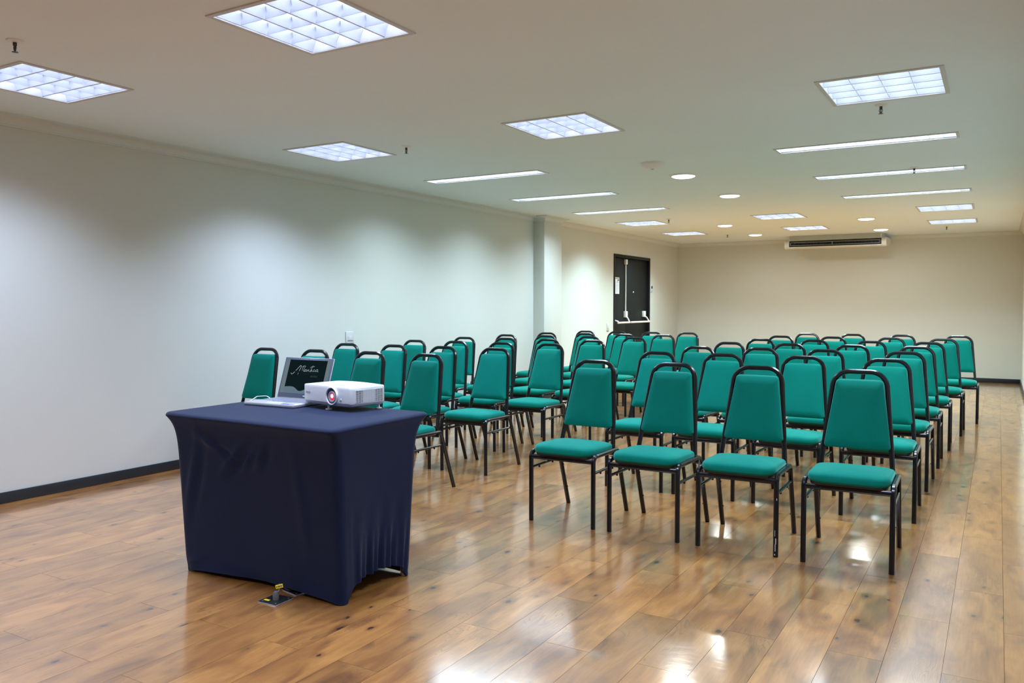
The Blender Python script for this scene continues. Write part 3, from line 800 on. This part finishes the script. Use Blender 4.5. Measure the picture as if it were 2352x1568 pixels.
def cover():
    TC = [Vector((-3.395, 2.487)), Vector((-2.296, 2.458)), Vector((-2.308, 3.130)), Vector((-3.405, 3.160))]
    BC = [Vector((-3.290, 2.512)), Vector((-2.318, 2.533)), Vector((-2.330, 3.005)), Vector((-3.290, 3.020))]
    def outline(C, r, n_side, n_cor):
        out = []
        for i in range(4):
            p = C[i]; a = (C[i - 1] - p).normalized(); bb = (C[(i + 1) % 4] - p).normalized()
            q0 = p + a * r; q1 = p + bb * r
            for k in range(n_cor):
                t = k / (n_cor - 1)
                out.append((q0 * (1 - t) ** 2 + p * 2 * t * (1 - t) + q1 * t * t, i, -1.0))
            nx = C[(i + 1) % 4] + (p - C[(i + 1) % 4]).normalized() * r
            for k in range(1, n_side):
                t = k / n_side
                out.append((q1 * (1 - t) + nx * t, i, t))
        return out
    NS, NC = 56, 7
    bot = outline(BC, 0.034, NS, NC)
    ctr = Vector((-2.84, 2.81))
    hem_h = [0.021, 0.080, 0.006, 0.006]
    def hem(side, t):
        if t < 0: return 0.0
        e = min(t, 1 - t) / 0.10
        return hem_h[side] * (1 - math.exp(-e * 1.5)) * (0.75 + 0.25 * math.sin(math.pi * t))
    def inset(d):
        out = []
        for i in range(4):
            p = TC[i]; out.append(p + ((TC[i - 1] - p).normalized() + (TC[(i + 1) % 4] - p).normalized()) * d)
        return outline(out, max(0.012, 0.034 - d * 0.6), NS, NC)
    RO = 0.017
    rolls = [(inset(RO * (1 - math.sin(R(a)))), TOPZ - RO * (1 - math.cos(R(a)))) for a in (0, 22, 45, 68, 90)]
    loops = []
    # flat top, from the middle outwards
    for s in (0.02, 0.3, 0.6, 0.85, 0.96):
        loops.append([(ctr.x + (p.x - ctr.x) * s, ctr.y + (p.y - ctr.y) * s, TOPZ) for p, _, _ in rolls[0][0]])
    for ol, z in rolls: loops.append([(p.x, p.y, z) for p, _, _ in ol])
    NV = 44
    for k in range(3, NV + 1):
        lp = []
        for (pt, side, t), (pb, _, _) in zip(rolls[-1][0], bot):
            zt, zb = TOPZ, 0.004 + hem(side, t)
            if True:
                z = zt - RO - (zt - RO - zb) * ((k - 2) / (NV - 2)) ** 1.12
                d = (zt - z) / zt
                w = 0.56 * math.exp(-max(0, d - 0.023) / 0.058) + 0.44 * (1 - max(0, d - 0.023))
                q = pb + (pt - pb) * w
                # the sides hang a little hollow between the corners
                if t >= 0:
                    q = q + (ctr - q).normalized() * 0.014 * math.sin(math.pi * t) * min(1, d * 3)
                n = (q - ctr).normalized()
                off = 0.0
                if side == 1 and t > 0.10:     # gathered pleats above the hem of the short side
                    a = max(0, (d - 0.62) / 0.38)
                    off += 0.0065 * a * math.sin(t * 62 + 2.0 * d) * math.sin(math.pi * min(1, (t - 0.1) / 0.9)) ** 0.5
                    off += 0.004 * max(0, (d - 0.45) / 0.55) * math.sin(t * 27 + 3 * d)
                if side == 0:                  # slack drag folds below the front edge, corner pulls
                    def fold(t0, d0, dt, dd, sl, amp):
                        tt = (t - t0) + sl * (d - d0)
                        return amp * math.exp(-(tt / dt) ** 2) * math.exp(-((d - d0) / dd) ** 2)
                    off += fold(0.24, 0.17, 0.05, 0.045, -1.5, 0.010) - fold(0.30, 0.20, 0.03, 0.05, -1.2, 0.010)
                    off += fold(0.36, 0.25, 0.022, 0.09, 0.9, 0.008) - fold(0.42, 0.26, 0.02, 0.08, 0.9, 0.007) + fold(0.47, 0.24, 0.02, 0.07, 0.7, 0.006)
                    off += fold(0.55, 0.22, 0.02, 0.07, 0.5, 0.005) - fold(0.60, 0.22, 0.02, 0.06, 0.5, 0.004)
                    off += fold(0.07, 0.40, 0.02, 0.25, 0.25, 0.006) - fold(0.11, 0.42, 0.02, 0.22, 0.25, 0.005)
                    off += fold(0.05, 0.93, 0.03, 0.03, 1.2, 0.008) + fold(0.80, 0.45, 0.03, 0.25, -0.10, 0.004)
                    off += 0.006 * max(0, (d - 0.90) / 0.10) * math.sin(t * 9.0)
                off += 0.0025 * math.exp(-((z - zb - 0.010) / 0.007) ** 2) - 0.002 * math.exp(-((z - zb - 0.026) / 0.008) ** 2)
                q = q + n * off * 2.2
            lp.append((q.x, q.y, z))
        loops.append(lp)
    # hem turned in
    last = loops[-1]
    loops.append([(ctr.x + (x - ctr.x) * 0.985, ctr.y + (y - ctr.y) * 0.985, z + 0.002) for x, y, z in last])
    loops.append([(ctr.x + (x - ctr.x) * 0.98, ctr.y + (y - ctr.y) * 0.98, z + 0.03) for x, y, z in last])
    mb = MB(); mb.loft(loops, cap0=True, cap1=False)
    return mb
o = cover().build('table_cover', M['navy'], None, smooth=70)
tag(o, 'navy blue stretch fabric cover pulled tight over the table', 'tablecloth')

# ------------------------------------------------------------------ laptop
LW, LD = 0.335, 0.236
lap = thing('laptop', 'open silver laptop showing a dark slide with script lettering, on the navy table', 'laptop', (-3.280 + LW / 2, 2.872 + LD / 2, TOPZ + 0.001), R(1.7))
lb = MB().rbox((-LW / 2, -LD / 2, 0.0), (LW / 2, LD / 2, 0.016), 0.005).build('base', M['silver'], lap)
g = MB()
for r_ in range(5):
    n = 14
    for c_ in range(n):
        x0 = -0.145 + c_ * 0.0208; y0 = 0.086 - r_ * 0.020
        g.box((x0, y0 - 0.016, 0.0155), (x0 + 0.0178, y0, 0.0178))
g.box((-0.06, -0.032, 0.0155), (0.05, -0.016, 0.0178))
g.build('keyboard', M['keys'], lb, smooth=0, kind='stuff')
MB().rbox((-0.055, -0.105, 0.0157), (0.055, -0.042, 0.0166), 0.0004).build('touchpad', M['grey_plastic'], lb)
for k, x in enumerate((0.075, 0.105, 0.135)):
    MB().box((x, -0.108, 0.0158), (x + 0.022, -0.088, 0.0165)).build('sticker', pmat('sticker_%d' % k, (0.05, 0.05, 0.45) if k < 2 else (0.25, 0.2, 0.55), 0.3), lb, smooth=0)
TILT = R(19)
lid = bpy.data.objects.new('lid', None); col.objects.link(lid); lid.parent = lap
lid.location = (0, LD / 2 - 0.006, 0.016); lid.rotation_euler = (-TILT, 0, 0)
LH = 0.222
MB().rbox((-LW / 2, 0.0, 0.0), (LW / 2, 0.008, LH), 0.0035).build('lid_shell', M['silver'], lid)
MB().rbox((-LW / 2 + 0.002, -0.0012, 0.004), (LW / 2 - 0.002, 0.001, LH - 0.002), 0.0005).build('bezel', M['bezel'], lid)
sx0, sx1, sz0, sz1 = -LW / 2 + 0.012, LW / 2 - 0.012, 0.026, LH - 0.014
dx0, dx1 = sx0 + 0.026, sx1 - 0.026
g = MB(); yS = -0.0018
def quad(x0, z0, x1, z1, mi, y=yS): g.add([(x0, y, z0), (x1, y, z0), (x1, y, z1), (x0, y, z1)], [(0, 1, 2, 3)], mi)
quad(sx0, sz0, dx0, sz1, 1); quad(dx1, sz0, sx1, sz1, 1); quad(dx0, sz0, dx1, sz1, 0)
# wave along the foot of the slide
wave = []
for k in range(25):
    t = k / 24; x = dx0 + (dx1 - dx0) * t
    h = 0.034 - 0.024 * (1 / (1 + math.exp(-(t - 0.33) * 26))) + 0.026 * (1 / (1 + math.exp(-(t - 0.52) * 18))) + 0.003 * math.sin(t * 9)
    wave.append((x, yS - 0.0003, sz0 + h))
g.add(wave + [(x, yS - 0.0003, sz0) for x, _, _ in reversed(wave)], [(k, k + 1, 48 - k, 49 - k) for k in range(24)], 2)
g.build('screen', [M['screen_dark'], M['screen_band'], M['screen_wave']], lid, smooth=0)
# hand-lettered word: strokes digitised as polylines on the slide (u across, v down)
def sl(p):
    x, y = p[0] - 245, p[1] - 165
    det = 1765 * 895 - (-235) * 75
    u = (x * 895 + 235 * y) / det; v = (1765 * y - 75 * x) / det
    return (dx0 + u * (dx1 - dx0), sz1 - v * 0.112)
STROKES = [
    [(262, 745), (262, 790), (285, 806), (325, 795), (380, 755), (440, 705)],
    [(485, 655), (560, 590), (640, 510), (700, 455), (745, 432), (762, 452), (752, 490), (715, 565), (680, 620), (650, 665)],
    [(615, 745), (597, 775), (580, 825)],
    [(885, 440), (850, 500), (815, 570), (785, 660)],
    [(800, 500), (850, 470), (920, 455), (975, 460), (935, 510), (890, 580), (855, 650), (855, 685), (885, 690), (920, 665)],
    [(1000, 612), (955, 610), (915, 635), (893, 672), (910, 694), (950, 680), (985, 645), (1005, 612), (975, 665), (985, 692), (1015, 680)],
    [(1060, 615), (1042, 655), (1022, 700), (1055, 655), (1095, 620), (1120, 622), (1105, 660), (1098, 692), (1130, 690)],
    [(1325, 440), (1270, 530), (1210, 620), (1165, 700), (1150, 722)],
    [(1180, 545), (1200, 520), (1250, 495), (1320, 490), (1395, 484)],
    [(1165, 700), (1210, 680), (1265, 610), (1245, 660), (1250, 695), (1290, 685)],
    [(1395, 625), (1365, 612), (1330, 640), (1312, 680), (1335, 702), (1385, 685), (1430, 650)],
    [(1535, 612), (1480, 615), (1438, 660), (1430, 695), (1460, 712), (1510, 675), (1550, 618), (1520, 675), (1530, 715), (1555, 705)]]
def ribbon(mb, pts, w, y=yS - 0.0006):
    P = [Vector(p) for p in pts]; Lf = []; Rt = []
    for i, p in enumerate(P):
        d = (P[min(i + 1, len(P) - 1)] - P[max(i - 1, 0)]); n = Vector((-d.y, d.x)).normalized() * w / 2
        Lf.append(p + n); Rt.append(p - n)
    vs = [(p.x, y, p.y) for p in Lf] + [(p.x, y, p.y) for p in Rt]; n = len(P)
    mb.add(vs, [(i, i + 1, n + i + 1, n + i) for i in range(n - 1)])
g = MB()
for s_ in STROKES: ribbon(g, [sl(p) for p in s_], 0.0024 if s_ is STROKES[0] or s_ is STROKES[1] else 0.0017)
g.build('script_lettering', M['screen_ink'], lid, smooth=0, label='pale script lettering reading Atlantica')
g = MB(); ribbon(g, [sl(p) for p in ((460, 690), (640, 690), (790, 720), (860, 790), (1000, 800), (1120, 768), (1250, 765), (1400, 790), (1500, 790))], 0.0024)
g.build('swoosh', M['screen_red'], lid, smooth=0)
def text_mesh(name, body, size, mat, parent, loc, rot, shear=0.0, extrude=0.0002, label=None, sx=1.0):
    cu = bpy.data.curves.new(name, 'FONT'); cu.body = body; cu.size = size; cu.extrude = extrude; cu.shear = shear
    cu.align_x = 'CENTER'; cu.align_y = 'CENTER'
    tmp = bpy.data.objects.new(name, cu); col.objects.link(tmp)
    dg = bpy.context.evaluated_depsgraph_get(); me = bpy.data.meshes.new_from_object(tmp.evaluated_get(dg))
    bpy.data.objects.remove(tmp); bpy.data.curves.remove(cu)
    me.name = name; me.materials.clear(); me.materials.append(mat)
    o = bpy.data.objects.new(name, me); col.objects.link(o); o.parent = parent; o.location = loc; o.rotation_euler = rot; o.scale = (sx, 1, 1)
    if label: o['label'] = label
    return o
px, pz = sl((1325, 915))
text_mesh('small_lettering', 'HOTELS', 0.013, M['screen_dim'], lid, (px, yS - 0.0006, pz), (R(90), 0, 0), 0.25, label='faint small lettering reading HOTELS')
MB().lathe([(0.001, 0), (0.0022, 0), (0.0022, -0.0006), (0.001, -0.0007)], (0, -0.0012, LH - 0.009), 8, axis='y').build('webcam', M['ink'], lid)
MB().box((0.012, -0.0022, 0.013), (0.052, -0.0010, 0.0165)).build('badge', M['white_plastic'], lid, smooth=0)
cb = MB().tube(fillet([(-3.280, 3.055, 0.760), (-3.325, 3.065, 0.774), (-3.348, 3.02, 0.774), (-3.338, 2.965, 0.756), (-3.31, 2.925, 0.7545)], 0.014, 6), 0.0024, seg=8, square=False).build('laptop_cable', M['white_plastic'])
tag(cb, 'thin white cable looping out of the side of the laptop', 'cable')

# ------------------------------------------------------------------ projector
PWd, PD = 0.363, 0.214
yaw = R(-8.8)
fc = Vector((-2.7726, 2.9302))
c_ = fc + Vector((-math.sin(yaw), math.cos(yaw))) * PD / 2
proj = thing('projector', 'white projector with glowing pink lens beside the laptop on the table', 'projector', (c_.x, c_.y, TOPZ), yaw)
def body_outline(s, n=10, bow=0.010, r=0.016):
    o = rrect(PWd / 2, PD / 2, r, 4)
    # insert points on the sides and bow them outwards
    out = []
    for i in range(len(o)):
        a = Vector(o[i]); b2 = Vector(o[(i + 1) % len(o)])
        out.append(a)
        if (b2 - a).length > 0.1:
            for k in range(1, n): out.append(a + (b2 - a) * k / n)
    res = []
    for p in out:
        q = Vector((p.x + math.copysign(bow * 0.5 * (1 - (p.y / (PD / 2)) ** 2), p.x) * (abs(p.x) / (PWd / 2)), p.y + math.copysign(bow * (1 - (p.x / (PWd / 2)) ** 2), p.y) * (abs(p.y) / (PD / 2))))
        res.append((q.x * s, q.y * s))
    return res
def lvl(s, z, dome=0.0): return [(x, y, z + dome * (1 - (x / (PWd / 2)) ** 2 * 0.8) ) for x, y in body_outline(s)]
zb = 0.036
g = MB(); g.loft([lvl(0.985, zb), lvl(0.995, zb + 0.001), lvl(1.0, zb + 0.006), lvl(1.0, 0.105), lvl(0.997, 0.111, 0.001), lvl(0.985, 0.115, 0.002), lvl(0.90, 0.116, 0.004), lvl(0.6, 0.117, 0.0055), lvl(0.02, 0.117, 0.006)])
g.build('body', M['white_plastic'], proj, smooth=45)
g = MB(); g.loft([lvl(0.86, 0.0225), lvl(0.93, 0.0235), lvl(0.972, 0.029), lvl(0.982, 0.0355)]); g.build('lower_shell', M['grey_plastic'], proj, smooth=45)
yfr = -PD / 2 - 0.0085
lc = (0.056, 0.072)
MB().lathe([(0.0385, 0.004), (0.0415, 0.0), (0.0425, -0.005), (0.0405, -0.009), (0.0375, -0.008), (0.036, -0.002)], (lc[0], yfr, lc[1]), 40, axis='y').build('lens_rim', M['white_plastic'], proj)
ln = MB().lathe([(0.0365, -0.0005), (0.0365, -0.0035), (0.030, -0.0028), (0.002, -0.0025)], (lc[0], yfr, lc[1]), 36, axis='y').build('lens_recess', M['lens_glass'], proj)
MB().lathe([(0.021, -0.002), (0.026, -0.002), (0.026, -0.009), (0.0235, -0.010), (0.021, -0.009)], (lc[0] + 0.006, yfr, lc[1] - 0.003), 32, axis='y').build('lens_ring', M['silver'], ln)
MB().lathe([(0.0205, -0.003), (0.0205, -0.0075), (0.012, -0.009), (0.002, -0.0095)], (lc[0] + 0.006, yfr, lc[1] - 0.003), 28, axis='y').build('front_glass', M['lens_glass'], ln)
MB().lathe([(0.0170, -0.0085), (0.0170, -0.0097), (0.009, -0.0105), (0.002, -0.0108)], (lc[0] + 0.009, yfr, lc[1] - 0.002), 24, axis='y').build('red_glow', M['lens_red'], ln)
MB().lathe([(0.0100, -0.0105), (0.0100, -0.0112), (0.002, -0.0118)], (lc[0] + 0.0105, yfr, lc[1] + 0.001), 20, axis='y').build('white_glow', M['lens_white'], ln)
MB().lathe([(0.0075, 0.004), (0.0075, -0.0005), (0.0055, -0.0015), (0.002, -0.0017)], (lc[0] + 0.058, yfr + 0.002, lc[1] - 0.016), 16, axis='y').build('sensor_window', M['grey_plastic'], proj)
text_mesh('logo', 'BenQ', 0.0145, M['logo_grey'], proj, (-0.136, -PD / 2 - 0.0056, 0.078), (R(90), 0, R(-4.7)), label='grey BenQ lettering', sx=1.15)
# focus slot on the top
MB().rbox((0.030, -0.088, 0.115), (0.098, -0.062, 0.1235), 0.002).build('focus_slot', M['grey_plastic'], proj)
MB().rbox((0.090, 0.062, 0.117), (0.140, 0.070, 0.1212), 0.001).build('button_row', M['grey_plastic'], proj)
# side vent: dark recess and pale slats
xs_ = PWd / 2 + 0.0035
vg = MB().rbox((xs_ - 0.012, -0.082, 0.043), (xs_ + 0.0008, 0.084, 0.103), 0.0008).build('side_vent', M['dark_plastic'], proj)
g = MB()
for i in range(13):
    z = 0.0432 + i * 0.00480; g.box((xs_ - 0.004, -0.082, z), (xs_ + 0.0030, 0.084, z + 0.0021))
for i in range(11):
    y = -0.082 + i * 0.0166; g.box((xs_ - 0.004, y - 0.0010, 0.0432), (xs_ + 0.0026, y + 0.0010, 0.1035))
g.build('vent_slats', M['white_plastic'], vg, smooth=0, kind='stuff')
for fx, fy in ((-0.002, -0.092), (0.155, 0.086), (-0.155, 0.086)):
    g = MB(); g.lathe([(0.006, 0.034), (0.006, 0.007), (0.015, 0.006), (0.0155, 0.0015), (0.010, 0.0005)], (fx, fy, 0), 16); g.build('foot', M['white_plastic'], proj)

# ------------------------------------------------------------------ floor boxes and cord
def floor_box(name, label, cx, cyy, w, d, rz, cord=False):
    t = thing(name, label, 'floor box', (cx, cyy, 0.0), rz)
    MB().rbox((-w / 2, -d / 2, 0.0003), (w / 2, d / 2, 0.0035), 0.001).build('rim', M['steel_edge'], t)
    pl_ = MB().rbox((-w / 2 + 0.003, -d / 2 + 0.003, 0.003), (w / 2 - 0.003, d / 2 - 0.003, 0.0045), 0.0005).build('cover_plate', M['steel'], t)
    for sx in (-1, 1):
        for sy in (-1, 1):
            MB().lathe([(0.0035, 0.004), (0.0035, 0.0058), (0.001, 0.0064)], (sx * (w / 2 - 0.016), sy * (d / 2 - 0.016), 0), 8).build('screw', M['steel_edge'], pl_)
    return t
f1 = floor_box('floor_box', 'square metal floor outlet in front of the table with a plug in it', -2.617, 2.447, 0.107, 0.107, R(2))
MB().lathe([(0.013, 0.004), (0.013, 0.030), (0.009, 0.040), (0.005, 0.042)], (0.004, -0.002, 0), 14).build('plug', M['cord_grey'], f1)
MB().rbox((-0.040, -0.030, 0.0046), (-0.012, -0.017, 0.006), 0.0005).build('label_sticker', M['yellow'], f1)
f2 = floor_box('floor_box', 'square metal floor outlet half hidden under the hem of the table cover', -2.622, 2.590, 0.107, 0.107, R(-12))
cd = MB().tube(fillet([(-2.606, 2.445, 0.034), (-2.590, 2.447, 0.030), (-2.618, 2.468, 0.066), (-2.634, 2.500, 0.040), (-2.636, 2.540, 0.012), (-2.62, 2.66, 0.010), (-2.60, 2.75, 0.008)], 0.012, 5), 0.0030, seg=8, square=False).build('power_cord', M['cord_grey'])
tag(cd, 'grey power cord with a yellow tag rising from the floor outlet under the table', 'cord')
tg = MB().rbox((-0.016, -0.0008, -0.008), (0.016, 0.0008, 0.008), 0.0005).build('cord_tag', M['yellow'], cd)
tg.location = (-2.600, 2.452, 0.062); tg.rotation_euler = (R(-12), R(-14), R(28))
g = MB()
for i, w in enumerate((0.004, 0.006, 0.005, 0.006)): g.box((-0.0125 + i * 0.0065, -0.0013, -0.003), (-0.0125 + i * 0.0065 + w * 0.8, -0.0007, 0.003))
k_ = g.build('tag_print', M['ink'], tg, smooth=0)
